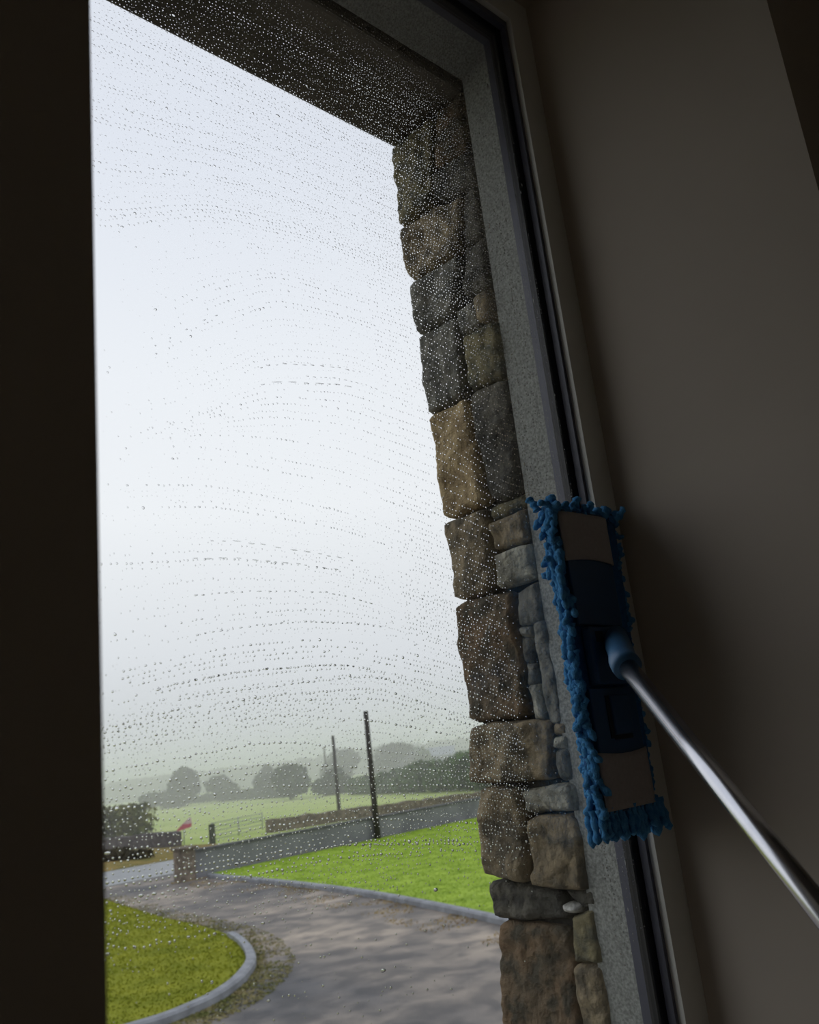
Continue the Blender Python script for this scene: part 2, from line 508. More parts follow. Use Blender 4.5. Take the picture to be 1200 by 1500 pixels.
def smooth_line(pts, n=8):
    """Catmull-Rom through pts."""
    P = [Vector((*p, 0)) for p in pts]
    P = [P[0] * 2 - P[1]] + P + [P[-1] * 2 - P[-2]]
    out = []
    for i in range(1, len(P) - 2):
        for k in range(n):
            t = k / n
            a, b, c, d = P[i - 1:i + 3]
            q = 0.5 * ((2 * b) + (c - a) * t + (2 * a - 5 * b + 4 * c - d) * t * t + (3 * b - a - 3 * c + d) * t ** 3)
            out.append((q.x, q.y))
    out.append((P[-2].x, P[-2].y))
    return out


def sweep_kerb(name, pts, w, h, m):
    """A low kerb with a chamfered top, swept along pts; its left side is the lawn side."""
    prof = [(-w / 2, -0.1), (-w / 2, h), (w / 2 - 0.03, h), (w / 2, h - 0.035), (w / 2, -0.1)]
    V, Fs = [], []
    k = len(prof)
    for i, p in enumerate(pts):
        a, b = Vector((*pts[max(i - 1, 0)], 0)), Vector((*pts[min(i + 1, len(pts) - 1)], 0))
        t = (b - a).normalized()
        s = Vector((t.y, -t.x, 0))
        for u, z in prof:
            V.append((p[0] + s.x * u, p[1] + s.y * u, z))
    for i in range(len(pts) - 1):
        for j in range(k):
            Fs.append((i * k + j, i * k + (j + 1) % k, (i + 1) * k + (j + 1) % k, (i + 1) * k + j))
    Fs.append(tuple(range(k)))
    Fs.append(tuple((len(pts) - 1) * k + j for j in range(k - 1, -1, -1)))
    return mesh_obj(name, V, Fs, m)


KR = smooth_line([(16.15, 27.75), (15.97, 26.85), (15.41, 22.09), (14.75, 18.12), (13.92, 14.71), (13.03, 11.68), (12.3, 9.2), (12.4, 6.5)])
lawn_r = slab('ground_lawn', KR + [(60, 6.5), (60, 30.2), (32, 29.5), (16.4, 28.1)], -0.2, 0.07, GRASS)
tag(lawn_r, 'bright green lawn between the curved kerb and the grey garden wall', 'lawn', kind='structure')
# the sweep runs away from the wall, so the drive lies on the right-hand side of travel
kr = sweep_kerb('kerb', KR, 0.16, 0.13, KERB)
tag(kr, 'long pale kerb curving along the edge of the bright right lawn', 'kerb', kind='structure')
ISL = smooth_line([(12.25, 27.62), (11.06, 21.44), (10.61, 18.29), (10.05, 16.01), (9.13, 14.06), (8.28, 12.99), (7.53, 12.36), (6.84, 12.03), (6.0, 11.9), (4.0, 12.2), (0, 13)])
isl = slab('ground_island', ISL + [(-8, 18), (-8, 28), (6, 29)], -0.2, 0.06, GRASS2)
tag(isl, 'rounded yellow-green lawn bed on the left of the driveway', 'lawn', kind='structure')
kl = sweep_kerb('kerb', [p for p in ISL if p[1] < 16.6][::-1], 0.17, 0.14, KERB)
tag(kl, 'dark-faced kerb rounding the corner of the yellow-green lawn bed', 'kerb', kind='structure')


def inside(poly, X, Y):
    c = np.zeros(len(X), bool)
    n = len(poly)
    for i in range(n):
        x0, y0 = poly[i]
        x1, y1 = poly[(i + 1) % n]
        if y0 == y1:
            continue
        cr = ((y0 > Y) != (y1 > Y)) & (X < (x1 - x0) * (Y - y0) / (y1 - y0) + x0)
        c ^= cr
    return c


def blades(name, X, Y, z, hmin, hmax, wid, m):
    n = len(X)
    h = nrg.uniform(hmin, hmax, n)
    a = nrg.uniform(0, 2 * math.pi, n)
    lean = nrg.normal(0, 0.5, (n, 2)) * h[:, None]
    w = wid * nrg.uniform(0.6, 1.3, n)
    V = np.zeros((n, 3, 3))
    V[:, 0] = np.stack([X - np.cos(a) * w, Y - np.sin(a) * w, np.full(n, z)], 1)
    V[:, 1] = np.stack([X + np.cos(a) * w, Y + np.sin(a) * w, np.full(n, z)], 1)
    V[:, 2] = np.stack([X + lean[:, 0], Y + lean[:, 1], z + h], 1)
    return np_mesh(name, V.reshape(-1, 3), np.arange(3 * n).reshape(-1, 3), m)


X, Y = nrg.uniform(12, 34, 90000), nrg.uniform(9, 30, 90000)
k_ = inside(KR + [(60, 6.5), (60, 30.2), (32, 29.5), (16.4, 28.1)], X, Y)
tag(blades('grass', X[k_], Y[k_], 0.065, 0.012, 0.04, 0.022, GRASS), 'short bright grass of the right-hand lawn', 'grass', kind='stuff')
X, Y = nrg.uniform(4, 12.5, 50000), nrg.uniform(11.8, 28.5, 50000)
k_ = inside(ISL + [(-8, 18), (-8, 28), (6, 29)], X, Y)
tag(blades('grass', X[k_], Y[k_], 0.055, 0.012, 0.04, 0.022, GRASS2), 'short yellowish grass of the left lawn bed', 'grass', kind='stuff')

# moss, grit and fallen leaves along the kerbs
LITTER = mat('leaf litter', (0.20, 0.13, 0.07), rough=0.9, col2=(0.50, 0.38, 0.13), scale=2.2, detail=6, spec=0.2)
MOSS = mat('moss and weeds', (0.15, 0.17, 0.05), rough=0.95, col2=(0.38, 0.32, 0.17), scale=2.5, detail=6, spec=0.1)


def along(line, n, off0, off1, lo=0.0, hi=1.0):
    L = np.array(line)
    t = nrg.uniform(lo, hi, n) * (len(L) - 1.001)
    i = t.astype(int)
    f = (t - i)[:, None]
    p = L[i] * (1 - f) + L[i + 1] * f
    d = L[i + 1] - L[i]
    d /= np.linalg.norm(d, axis=1)[:, None]
    s = np.stack([d[:, 1], -d[:, 0]], 1)
    o = off0 + (off1 - off0) * nrg.uniform(0, 1, n) ** 1.8
    return p + s * o[:, None]


p = along(KR, 5000, 0.1, 1.3, 0.0, 0.8)
cl = np.array([noise.noise(Vector((a * 0.9, b * 0.9, 3.0))) for a, b in p])
p = p[cl > 0.0]
tag(blades('leaf_litter', p[:, 0], p[:, 1], 0.004, 0.005, 0.03, 0.022, LITTER), 'brown and yellow fallen leaves gathered along the right kerb', 'leaves', kind='stuff')
p = along(ISL, 7000, -0.10, -0.75, 0.0, 0.85)
p = p if inside(ISL + [(-8, 18), (-8, 28), (6, 29)], p[:, 0], p[:, 1]).mean() < 0.5 else along(ISL, 7000, 0.10, 0.75, 0.0, 0.85)
cl = np.array([noise.noise(Vector((a * 1.2, b * 1.2, 8.0))) for a, b in p])
p = p[cl > -0.38]
tag(blades('moss_strip', p[:, 0], p[:, 1], 0.003, 0.002, 0.03, 0.03, MOSS), 'mossy weeds and grit beside the rounded lawn bed', 'weeds', kind='stuff')

# garden wall with its end pier
gw = empty('garden_wall', (24, 29.2, 0))
tag(gw, 'low grey garden wall running behind the bright lawn', 'wall', group=None)
WL = [(15.76, 28.22), (19.3, 28.6), (22.7, 28.88), (26.7, 29.25), (31.9, 29.85), (45, 31.2), (60, 32.6)]


def wall_strip(name, line, h0, h1, th, m, z0=-0.1, rough=0.0, step=0.6, seed=0):
    pts = []
    for a, b in zip(line, line[1:]):
        n = max(1, int(math.hypot(b[0] - a[0], b[1] - a[1]) / step))
        pts += [(a[0] + (b[0] - a[0]) * k / n, a[1] + (b[1] - a[1]) * k / n) for k in range(n)]
    pts.append(line[-1])
    V, Fs = [], []
    N = len(pts)
    for i, p in enumerate(pts):
        a, b = pts[max(i - 1, 0)], pts[min(i + 1, N - 1)]
        t = Vector((b[0] - a[0], b[1] - a[1], 0)).normalized()
        s = Vector((t.y, -t.x, 0)) * th / 2
        h = h0 + (h1 - h0) * i / (N - 1) + rough * noise.noise(Vector((i * 0.71, seed, 0.3)))
        j = rough * 0.35 * noise.noise(Vector((i * 0.9, seed, 7.3)))
        V += [(p[0] + s.x, p[1] + s.y + j, z0), (p[0] + s.x, p[1] + s.y + j, h), (p[0] - s.x, p[1] - s.y + j, h), (p[0] - s.x, p[1] - s.y + j, z0)]
    for i in range(N - 1):
        for j in range(4):
            Fs.append((i * 4 + j, i * 4 + (j + 1) % 4, (i + 1) * 4 + (j + 1) % 4, (i + 1) * 4 + j))
    Fs += [(0, 1, 2, 3), tuple((N - 1) * 4 + j for j in (3, 2, 1, 0))]
    return mesh_obj(name, V, Fs, m)


keep(wall_strip('wall_face', WL, 0.86, 0.78, 0.30, RENDER), gw)
keep(wall_strip('coping', [(a, b) for a, b in WL], 0.93, 0.85, 0.38, COPING, z0=0.84, rough=0.015, step=0.45), gw)
pier = empty('gate_pier', (15.42, 28.1, 0))
tag(pier, 'square brown stone pier ending the grey garden wall at the entrance', 'pier')
keep(box('shaft', (15.18, 15.72, 27.85, 28.4, -0.05, 0.98), RUBBLE, bevel=0.02), pier)
keep(box('cap', (15.12, 15.78, 27.79, 28.46, 0.98, 1.07), RUBBLE, bevel=0.02), pier)

# far side of the road: verge, stone walls, hedge, gate, sign
tag(slab('ground_verge', [(-40, 36.7), (23, 36.7), (24, 41), (22.6, 50), (10, 60), (-40, 60)], -0.3, 0.02, VERGE), 'orange-brown rough grass verge beyond the road on the left', 'verge', kind='structure')
vw = wall_strip('field_wall', [(20.5, 58), (22.1, 50.0), (23.3, 43.4)], 0.62, 0.72, 0.5, RUBBLE_DK, rough=0.12, step=0.4, seed=3)
tag(vw, 'dark dry stone field wall beside the clipped hedge on the left', 'wall')
fw = wall_strip('field_wall', [(28.3, 42.6), (35.0, 42.0), (43, 40.0), (55, 38.0)], 0.66, 0.32, 0.5, RUBBLE, rough=0.14, step=0.4, seed=5)
tag(fw, 'brown rubble field wall showing above the grey garden wall', 'wall')

LEAFCOL = {
    'hedge': ((0.020, 0.045, 0.008), (0.17, 0.17, 0.025)),
    'dark': ((0.010, 0.030, 0.010), (0.045, 0.085, 0.028)),
    'mid': ((0.024, 0.065, 0.014), (0.09, 0.17, 0.035)),
    'grey': ((0.020, 0.035, 0.022), (0.055, 0.075, 0.045)),
    'brown': ((0.025, 0.022, 0.012), (0.07, 0.06, 0.025)),
}
LEAF = {k: mat('foliage ' + k, a, rough=0.8, col2=b, scale=0.9, detail=8, spec=0.2) for k, (a, b) in LEAFCOL.items()}
BARK = mat('bark', (0.05, 0.04, 0.03), rough=0.95, var=0.3, scale=6)
WOOD = mat('pole wood', (0.045, 0.04, 0.036), rough=0.9, var=0.35, scale=5)
GALV = mat('galvanised steel', (0.30, 0.32, 0.33), rough=0.5, metal=0.6, var=0.1, scale=4)


def leaf_cloud(name, blobs, n, size, m, parent):
    """n leaf tufts on and inside a set of ellipsoid blobs (x, y, z, rx, ry, rz), with dark solid cores."""
    vol = np.array([b[3] * b[4] * b[5] for b in blobs]) ** 0.67
    idx = nrg.choice(len(blobs), n, p=vol / vol.sum())
    B = np.array(blobs)[idx]
    d = nrg.normal(size=(n, 3))
    d /= np.linalg.norm(d, axis=1)[:, None]
    r = nrg.uniform(0.55, 1.06, n) ** 0.6
    c = B[:, :3] + d * r[:, None] * B[:, 3:]
    c[:, 2] = np.maximum(c[:, 2], 0.03)
    u = nrg.normal(size=(n, 3))
    u /= np.linalg.norm(u, axis=1)[:, None]
    v = np.cross(u, nrg.normal(size=(n, 3)))
    v /= np.linalg.norm(v, axis=1)[:, None]
    s = (size * nrg.uniform(0.6, 1.4, n))[:, None]
    V = np.stack([c - u * s, c + v * s * 0.7, c + u * s, c - v * s * 0.7], 1).reshape(-1, 3)
    o = np_mesh(name, V, np.arange(4 * n).reshape(-1, 4), m)
    return keep(o, parent)


def plant(name, label, cat, x, y, w, h, tone, lobes=6, n=2500, size=0.22, trunk=True, group=None, stretch=(1, 1), low=0.0):
    root = empty(name, (x, y, 0))
    tag(root, label, cat, group)
    blobs = []
    for k in range(lobes):
        a = rnd.uniform(0, 2 * math.pi)
        q = rnd.uniform(0.1, 0.62)
        bx, by = math.cos(a) * q * w / 2 * stretch[0], math.sin(a) * q * w / 2 * stretch[1]
        rz = h * rnd.uniform(0.24, 0.36)
        bz = rnd.uniform(low * h + rz * 0.6, h - rz)
        if k == 0:
            bx, by, bz = bx * 0.3, by * 0.3, h - rz
        rr = w * rnd.uniform(0.22, 0.34)
        blobs.append((x + bx, y + by, max(bz, rz * 0.7), rr, rr, rz))
    leaf_cloud('crown', blobs, n, size, LEAF[tone], root)
    if trunk:
        bm = bmesh.new()
        tube(bm, [(x, y, -0.1), (x + 0.05, y, h * 0.35), (x, y + 0.05, h * 0.7)], [h * 0.035, h * 0.025, h * 0.01], n=7)
        keep(bm_obj('trunk', bm, BARK, None, True), root)
    return root


def hedge(name, label, line, h0, h1, th, tone, n, size=0.16, cat='hedge', rough=0.25):
    a0 = line[0]
    root = empty(name, (a0[0], a0[1], 0))
    tag(root, label, cat)
    blobs = []
    for (x0, y0), (x1, y1) in zip(line, line[1:]):
        L = math.hypot(x1 - x0, y1 - y0)
        m_ = max(2, int(L / (th * 0.45)))
        for k in range(m_):
            t = k / m_
            x, y = x0 + (x1 - x0) * t, y0 + (y1 - y0) * t
            tt = (x - line[0][0]) ** 2 + (y - line[0][1]) ** 2
            T = math.sqrt(tt) / max(1e-6, math.hypot(line[-1][0] - line[0][0], line[-1][1] - line[0][1]))
            h = (h0 + (h1 - h0) * T) * (1 + rnd.uniform(-rough, rough))
            blobs.append((x + rnd.uniform(-.2, .2) * th, y + rnd.uniform(-.2, .2) * th, h * 0.5, th * 0.55, th * 0.55, h * 0.5))
    leaf_cloud('foliage', blobs, n, size, LEAF[tone], root)
    return root


# the clipped hedge: a solid block faced with leaves
ch = empty('clipped_hedge', (24.5, 56, 0))
tag(ch, 'square clipped hedge, dark green with yellowing top, left of the field', 'hedge')
blk = []
for k in range(34):
    t = k / 33
    x, y = 20.5 + 5.6 * t, 64 - 11 * t
    for zz in (0.5, 1.1, 1.7):
        blk.append((x, y, zz, 0.8, 0.8, 0.52))
leaf_cloud('foliage', blk, 9000, 0.13, LEAF['hedge'], ch)
hedge('bramble_bank', 'dark low brambles in front of the stone field wall', [(17.6, 47), (18.7, 42.2), (19.7, 39.4)], 0.55, 0.45, 0.9, 'brown', 2600, 0.12, 'bush')
plant('tree', 'dark slim tree at the far left beside the window wall', 'tree', 26.2, 63.0, 2.4, 3.6, 'dark', 5, 1600, 0.16)

hedge('hedgerow', 'thin dark hedgerow along the far edge of the left field', [(64.97, 131), (68.3, 115), (63.5, 92)], 1.1, 1.1, 1.6, 'grey', 5200, 0.22)
hedge('hedgerow', 'thick green hedgerow behind the utility poles on the right', [(59.4, 73.0), (55, 59), (52.3, 49.6), (51, 43)], 1.35, 2.9, 2.4, 'mid', 15000, 0.17)
plant('tree', 'round grey-green tree above the hedge left of the field', 'tree', 60.5, 112.5, 6.5, 5.1, 'grey', 8, 3500, 0.22)
plant('tree', 'small bushy tree between the round tree and the pole bush', 'tree', 64.2, 108.0, 5.0, 3.4, 'grey', 6, 2400, 0.2)
plant('bush', 'low rounded bush at the left end of the far hedgerow', 'bush', 56.8, 113.5, 4.5, 2.2, 'dark', 5, 1800, 0.2, trunk=False)
plant('tree', 'small upright tree alone in the mist above the hedgerow', 'tree', 71.5, 108.0, 2.4, 4.2, 'grey', 5, 1600, 0.18)
plant('tree', 'broad misty tree next to the small upright tree', 'tree', 66.0, 101.0, 4.2, 3.1, 'grey', 6, 2000, 0.2)
plant('bush', 'large dark bush behind the thinner utility pole', 'bush', 58.2, 83.5, 5.4, 3.7, 'dark', 8, 4500, 0.2, low=0.05)
plant('bush', 'dark bush right of the large one behind the poles', 'bush', 61.6, 80.0, 4.6, 2.8, 'dark', 7, 3200, 0.2, low=0.05)
plant('bush', 'low dark bush at the foot of the taller utility pole', 'bush', 60.8, 73.5, 3.2, 1.7, 'dark', 5, 1800, 0.16, trunk=False, low=0.0)
plant('tree', 'misty tree showing above the bushes between the two poles', 'tree', 92, 118, 7.0, 5.6, 'grey', 7, 2600, 0.28)
plant('tree', 'misty wide tree right of the taller utility pole', 'tree', 96, 108, 9.0, 5.4, 'grey', 8, 3000, 0.28)
plant('tree', 'misty tree left of the hazy roof above the hedgerow', 'tree', 99, 106, 6.0, 4.4, 'mid', 6, 2200, 0.26)
plant('tree', 'faint slender tree right of the hazy roof', 'tree', 128, 118, 4.0, 7.5, 'grey', 6, 2000, 0.3)

# hazy roof behind the hedge
barn = empty('farm_shed', (105, 110.0, 0))
tag(barn, 'hazy blue-grey shed roof behind the right-hand hedgerow', 'building')
BLUE = mat('shed sheeting', (0.20, 0.22, 0.30), rough=0.6, var=0.1, scale=1)
ax = Vector((0.70, -0.714, 0))
ay = Vector((0.714, 0.70, 0))


def P3(o, u, v, z):
    q = Vector(o) + ax * u + ay * v
    return (q.x, q.y, z)


bo = (105, 110.0, 0)
V = [P3(bo, -4, 0, -0.2), P3(bo, 4, 0, -0.2), P3(bo, 4, 8, -0.2), P3(bo, -4, 8, -0.2), P3(bo, -4, 0, 2.6), P3(bo, 4, 0, 2.6), P3(bo, 4, 8, 2.6), P3(bo, -4, 8, 2.6)]
keep(mesh_obj('walls', V, [(0, 1, 5, 4), (1, 2, 6, 5), (2, 3, 7, 6), (3, 0, 4, 7), (4, 5, 6, 7)], BLUE), barn)
V = [P3(bo, -4.3, -0.3, 2.5), P3(bo, 4.3, -0.3, 2.5), P3(bo, 4.3, 4, 3.9), P3(bo, -4.3, 4, 3.9), P3(bo, 4.3, 8.3, 2.5), P3(bo, -4.3, 8.3, 2.5),
     P3(bo, -4.3, -0.3, 2.65), P3(bo, 4.3, -0.3, 2.65), P3(bo, 4.3, 4, 4.05), P3(bo, -4.3, 4, 4.05), P3(bo, 4.3, 8.3, 2.65), P3(bo, -4.3, 8.3, 2.65)]
keep(mesh_obj('roof', V, [(6, 7, 8, 9), (9, 8, 10, 11), (0, 1, 7, 6), (5, 11, 10, 4), (3, 2, 1, 0), (5, 4, 2, 3), (1, 2, 8, 7), (2, 4, 10, 8), (0, 6, 9, 3), (3, 9, 11, 5)], BLUE), barn)

# misty wooded ridge
RIDGE = mat('wooded ridge', (0.03, 0.045, 0.028), rough=1.0, col2=(0.07, 0.09, 0.05), scale=0.06, detail=8, spec=0.1)
prof = [(8, .004), (16, .005), (20, .0055), (23.5, .006), (25.6, .0086), (28, .0092), (33.7, .0085), (37, .0098), (40.6, .0140), (43, .0115), (46, .0120), (51, .0100), (58, .0090), (70, .0080)]
V, Fs = [], []
hd = np.arange(8, 70, 0.12)
te = np.interp(hd, [p_[0] for p_ in prof], [p_[1] for p_ in prof])
for i, (a, t) in enumerate(zip(hd, te)):
    dist = 255
    top = 3.2 + t * dist + 0.9 * noise.noise(Vector((a * 2.3, 0, 0))) + 0.5 * noise.noise(Vector((a * 7, 3, 0)))
    for dd, z in ((dist - 30, -0.3), (dist - 10, top * 0.72), (dist, top), (dist + 20, top * 0.8), (dist + 60, -0.3)):
        ar = math.radians(a)
        V.append((math.sin(ar) * dd, -D + math.cos(ar) * dd, z))
for i in range(len(hd) - 1):
    for j in range(4):
        Fs.append((i * 5 + j, (i + 1) * 5 + j, (i + 1) * 5 + j + 1, i * 5 + j + 1))
tag(mesh_obj('hills', V, Fs, RIDGE), 'misty wooded ridge along the horizon', 'hills', kind='structure')


def utility_pole(label, x, y, h, r, fit):
    root = empty('utility_pole', (x, y, 0))
    tag(root, label, 'pole', 'utility poles across the road')
    bm = bmesh.new()
    tube(bm, [(x, y, -0.3), (x, y, h * 0.5), (x, y, h)], [r * 1.15, r, r * 0.85], n=12)
    keep(bm_obj('shaft', bm, WOOD, None, True), root)
    if fit:
        keep(box('bracket', (x - r * 1.6, x + r * 1.6, y - r * 1.2, y + r * 1.2, h - 0.32, h - 0.24), GALV, bevel=0.01), root)
        for s in (-1, 1):
            bm = bmesh.new()
            tube(bm, [(x + s * r * 1.35, y, h - 0.24), (x + s * r * 1.35, y, h - 0.16), (x + s * r * 1.35, y, h - 0.10)], [0.035, 0.05, 0.03], n=8)
            keep(bm_obj('insulator', bm, GALV, None, True), root)
    return root


utility_pole('tallest dark wooden utility pole standing at the lawn edge', 24.45, 28.68, 5.2, 0.118, False)
utility_pole('thinner dark utility pole standing beyond the garden wall', 38.6, 49.5, 5.1, 0.12, False)
utility_pole('faint distant utility pole left of the thinner one', 68.3, 90.1, 5.3, 0.13, False)

# field gate
gt = empty('field_gate', (27.3, 43.6, 0))
tag(gt, 'grey tubular field gate seen faintly beyond the grey wall', 'gate')
ga, gb = Vector((24.5, 42.0, 0)), Vector((29.2, 44.5, 0))
for zz in (0.15, 0.35, 0.55, 0.75, 0.95):
    bm = bmesh.new()
    tube(bm, [ga + Vector((0, 0, zz)), gb + Vector((0, 0, zz))], 0.022, n=6)
    keep(bm_obj('bar', bm, GALV, None, True), gt)
for q in (ga, (ga + gb) / 2, gb):
    bm = bmesh.new()
    tube(bm, [q + Vector((0, 0, 0.05)), q + Vector((0, 0, 1.0))], 0.03, n=6)
    keep(bm_obj('upright', bm, GALV, None, True), gt)
gp = box('gate_post', (24.05, 24.3, 41.3, 41.55, -0.1, 0.95), mat('gate post wood', (0.06, 0.07, 0.05), rough=0.9, var=0.3, scale=5), bevel=0.02)
tag(gp, 'short dark green-grey gate post left of the field gate', 'post')

# red and white sign
sg = empty('road_sign', (24.3, 44.6, 0))
tag(sg, 'tilted red and pale pink sign on a short post', 'sign')
bm = bmesh.new()
tube(bm, [(24.3, 44.6, -0.1), (24.32, 44.6, 0.75)], 0.03, n=7)
keep(bm_obj('post', bm, GALV, None, True), sg)
RED = mat('sign red', (0.50, 0.10, 0.13), rough=0.5, var=0.1, scale=3)
PINK = mat('sign pale pink', (0.62, 0.45, 0.47), rough=0.5, var=0.08, scale=3)


def plate(name, uv, m, parent, o, th=0.03):
    n = len(uv)
    f = [P3(o, u, -th / 2, z) for u, z in uv]
    b = [P3(o, u, th / 2, z) for u, z in uv]
    return keep(mesh_obj(name, f + b, [tuple(range(n)), tuple(range(2 * n - 1, n - 1, -1))] + [((i + 1) % n, i, n + i, n + (i + 1) % n) for i in range(n)], m), parent)


so = (24.3, 44.56, 0)
plate('lower_panel', [(-0.42, 0.70), (-0.35, 0.66), (0.40, 0.82), (0.44, 1.0), (-0.08, 1.0)], RED, sg, so)
plate('upper_panel', [(-0.08, 1.0), (0.44, 1.0), (0.40, 1.32), (0.30, 1.30)], PINK, sg, so)

# drizzle mist lying over the country
FOG = bpy.data.materials.new('drizzle mist')
FOG.use_nodes = True
fn, fl = FOG.node_tree.nodes, FOG.node_tree.links
fn.clear()
f_o = fn.new('ShaderNodeOutputMaterial')
f_s = fn.new('ShaderNodeVolumeScatter')
f_s.inputs['Color'].default_value = (0.99, 0.955, 1.0, 1)
f_s.inputs['Density'].default_value = 0.0080
f_s.inputs['Anisotropy'].default_value = 0.0
fl.new(f_s.outputs[0], f_o.inputs['Volume'])
mist = box('mist', (-250, 700, 37.5, 700, 0.0, 9), FOG)
tag(mist, 'pale drizzle mist hanging over the fields', 'mist', kind='stuff')

# ------------------------------------------------------------------ the flat mop
mop = empty('flat_mop', (0.970, -0.040, 3.298))
tag(mop, 'blue chenille flat mop on a metal pole pressed against the window', 'mop')
BLUE_P = mat('blue plastic', (0.018, 0.068, 0.17), rough=0.45, var=0.08, scale=20)
BLUE_S = mat('socket plastic', (0.055, 0.17, 0.34), rough=0.42, var=0.06, scale=20)
PAD = mat('pad cloth', (0.025, 0.11, 0.28), rough=0.95, var=0.2, scale=120, bump=0.6, bscale=400, dist=0.002)
POCK = mat('grey pocket cloth', (0.42, 0.38, 0.37), rough=0.95, var=0.06, scale=200, bump=0.4, bscale=900, dist=0.001)
CHEN = mat('blue chenille', (0.06, 0.25, 0.55), rough=0.95, col2=(0.13, 0.40, 0.72), scale=90, bump=1.0, bscale=600, dist=0.002, spec=0.1)
SLOT_SHADE = mat('painted slot shade', (0.008, 0.014, 0.025), rough=0.6, var=0.1, scale=30)  # near-black colour stands in for shade inside the slots and latch recess
ALU = mat('aluminium pole', (0.70, 0.70, 0.74), rough=0.22, metal=1.0, var=0.04, scale=40)

bm = bmesh.new()
_f = [bm.verts.new(q) for q in ((0.909, -0.034, 3.090), (1.036, -0.034, 3.090), (1.058, -0.034, 3.500), (0.909, -0.034, 3.500))]
_b = [bm.verts.new((q.co.x, -0.0215, q.co.z)) for q in _f]
bm.faces.new(_f)
bm.faces.new(_b[::-1])
for i in range(4):
    bm.faces.new((_f[(i + 1) % 4], _f[i], _b[i], _b[(i + 1) % 4]))
bmesh.ops.bevel(bm, geom=list(bm.edges), offset=0.005, segments=2, affect='EDGES', profile=0.5)
keep(bm_obj('pad', bm, PAD, None, False), mop)
keep(box('upper_plate', (0.921, 1.019, -0.041, -0.0342, 3.335, 3.49), BLUE_P, bevel=0.0015), mop)
keep(box('lower_plate', (0.921, 1.019, -0.041, -0.0342, 3.105, 3.255), BLUE_P, bevel=0.0015), mop)


def pocket(z0, z1, bow):
    """A cloth pocket pulled over the plate end, its open edge bowed a little."""
    nu, nv = 12, 8
    V, Fs = [], []
    for lay in (0, 1):
        for k in range(nv + 1):
            for j in range(nu + 1):
                s, t = j / nu, k / nv
                x = 0.917 + 0.106 * s
                z = z0 + (z1 - z0) * t
                if bow > 0:
                    z += (1 - t) * bow * (math.sin(s * math.pi) - 0.5) * 1.0
                else:
                    z += t * bow * (math.sin(s * math.pi) - 0.5)
                y = -0.0445 + lay * 0.003 - 0.0008 * noise.noise(Vector((x * 60, z * 60, 1))) + 0.0035 * (abs(s - 0.5) * 2) ** 6
                V.append((x, y, z))
    W_ = nu + 1
    n1 = W_ * (nv + 1)
    for k in range(nv):
        for j in range(nu):
            q = (k * W_ + j, k * W_ + j + 1, (k + 1) * W_ + j + 1, (k + 1) * W_ + j)
            Fs += [q, tuple(n1 + v for v in q[::-1])]
    rim = [j for j in range(W_)] + [k * W_ + nu for k in range(1, nv + 1)] + [nv * W_ + j for j in range(nu - 1, -1, -1)] + [k * W_ for k in range(nv - 1, 0, -1)]
    for a, b in zip(rim, rim[1:] + rim[:1]):
        Fs.append((b, a, n1 + a, n1 + b))
    return keep(mesh_obj('pocket', V, Fs, POCK, None, True), mop)


tag(pocket(3.421, 3.486, 0.004), 'grey cloth pocket')
tag(pocket(3.108, 3.175, -0.004), 'grey cloth pocket')
hous = keep(box('hinge_housing', (0.930, 1.012, -0.050, -0.0342, 3.258, 3.332), BLUE_P, bevel=0.004), mop)
for x in (0.940, 0.988):
    s_ = box('slot', (x, x + 0.016, -0.0505, -0.0495, 3.312, 3.326), SLOT_SHADE)
    s_.parent = hous
    s_.matrix_parent_inverse = hous.matrix_parent_inverse.copy()
    s_.matrix_parent_inverse = Matrix.Translation(Vector((0, 0, 0)))
latch = keep(box('latch', (0.958, 0.996, -0.0455, -0.041, 3.196, 3.245), BLUE_P, bevel=0.0015), mop)
sl = keep(box('latch_gap_shade', (0.950, 0.957, -0.0425, -0.0409, 3.192, 3.245), SLOT_SHADE), mop)
sl2 = keep(box('latch_gap_shade', (0.9575, 0.996, -0.0425, -0.0409, 3.190, 3.1955), SLOT_SHADE), mop)

p_a = Vector((0.988, -0.046, 3.318))
p_b = Vector((0.8835, -0.125, 3.272))
p_c = Vector((0.7392, -0.3571, 3.050))
ax_p = (p_c - p_b).normalized()
bm = bmesh.new()
tube(bm, [p_a, p_a.lerp(p_b, 0.30), p_a.lerp(p_b, 0.62), p_b - ax_p * 0.010, p_b - ax_p * 0.004, p_b + ax_p * 0.005], [0.0165, 0.0165, 0.0160, 0.0162, 0.0172, 0.0172], n=24)
keep(bm_obj('socket', bm, BLUE_S, None, True), mop)
fk = bmesh.new()
tube(fk, [(0.958, -0.047, 3.300), (1.008, -0.047, 3.300)], 0.0085, n=14)
keep(bm_obj('hinge_pin', fk, BLUE_P, None, True), mop)
bm = bmesh.new()
tube(bm, [p_b + ax_p * 0.001, p_b + ax_p * 0.3, p_b + ax_p * 0.62], 0.0110, n=28)
keep(bm_obj('pole', bm, ALU, None, True), mop)
bm = bmesh.new()
tube(bm, [p_b + ax_p * 0.62, p_b + ax_p * 0.63, p_b + ax_p * 0.67, p_b + ax_p * 0.68], [0.014, 0.0155, 0.0155, 0.014], n=24)
keep(bm_obj('pole_collar', bm, BLUE_S, None, True), mop)
bm = bmesh.new()
tube(bm, [p_b + ax_p * 0.66, p_b + ax_p * 1.15], 0.0135, n=24)
keep(bm_obj('pole_grip', bm, BLUE_S, None, True), mop)


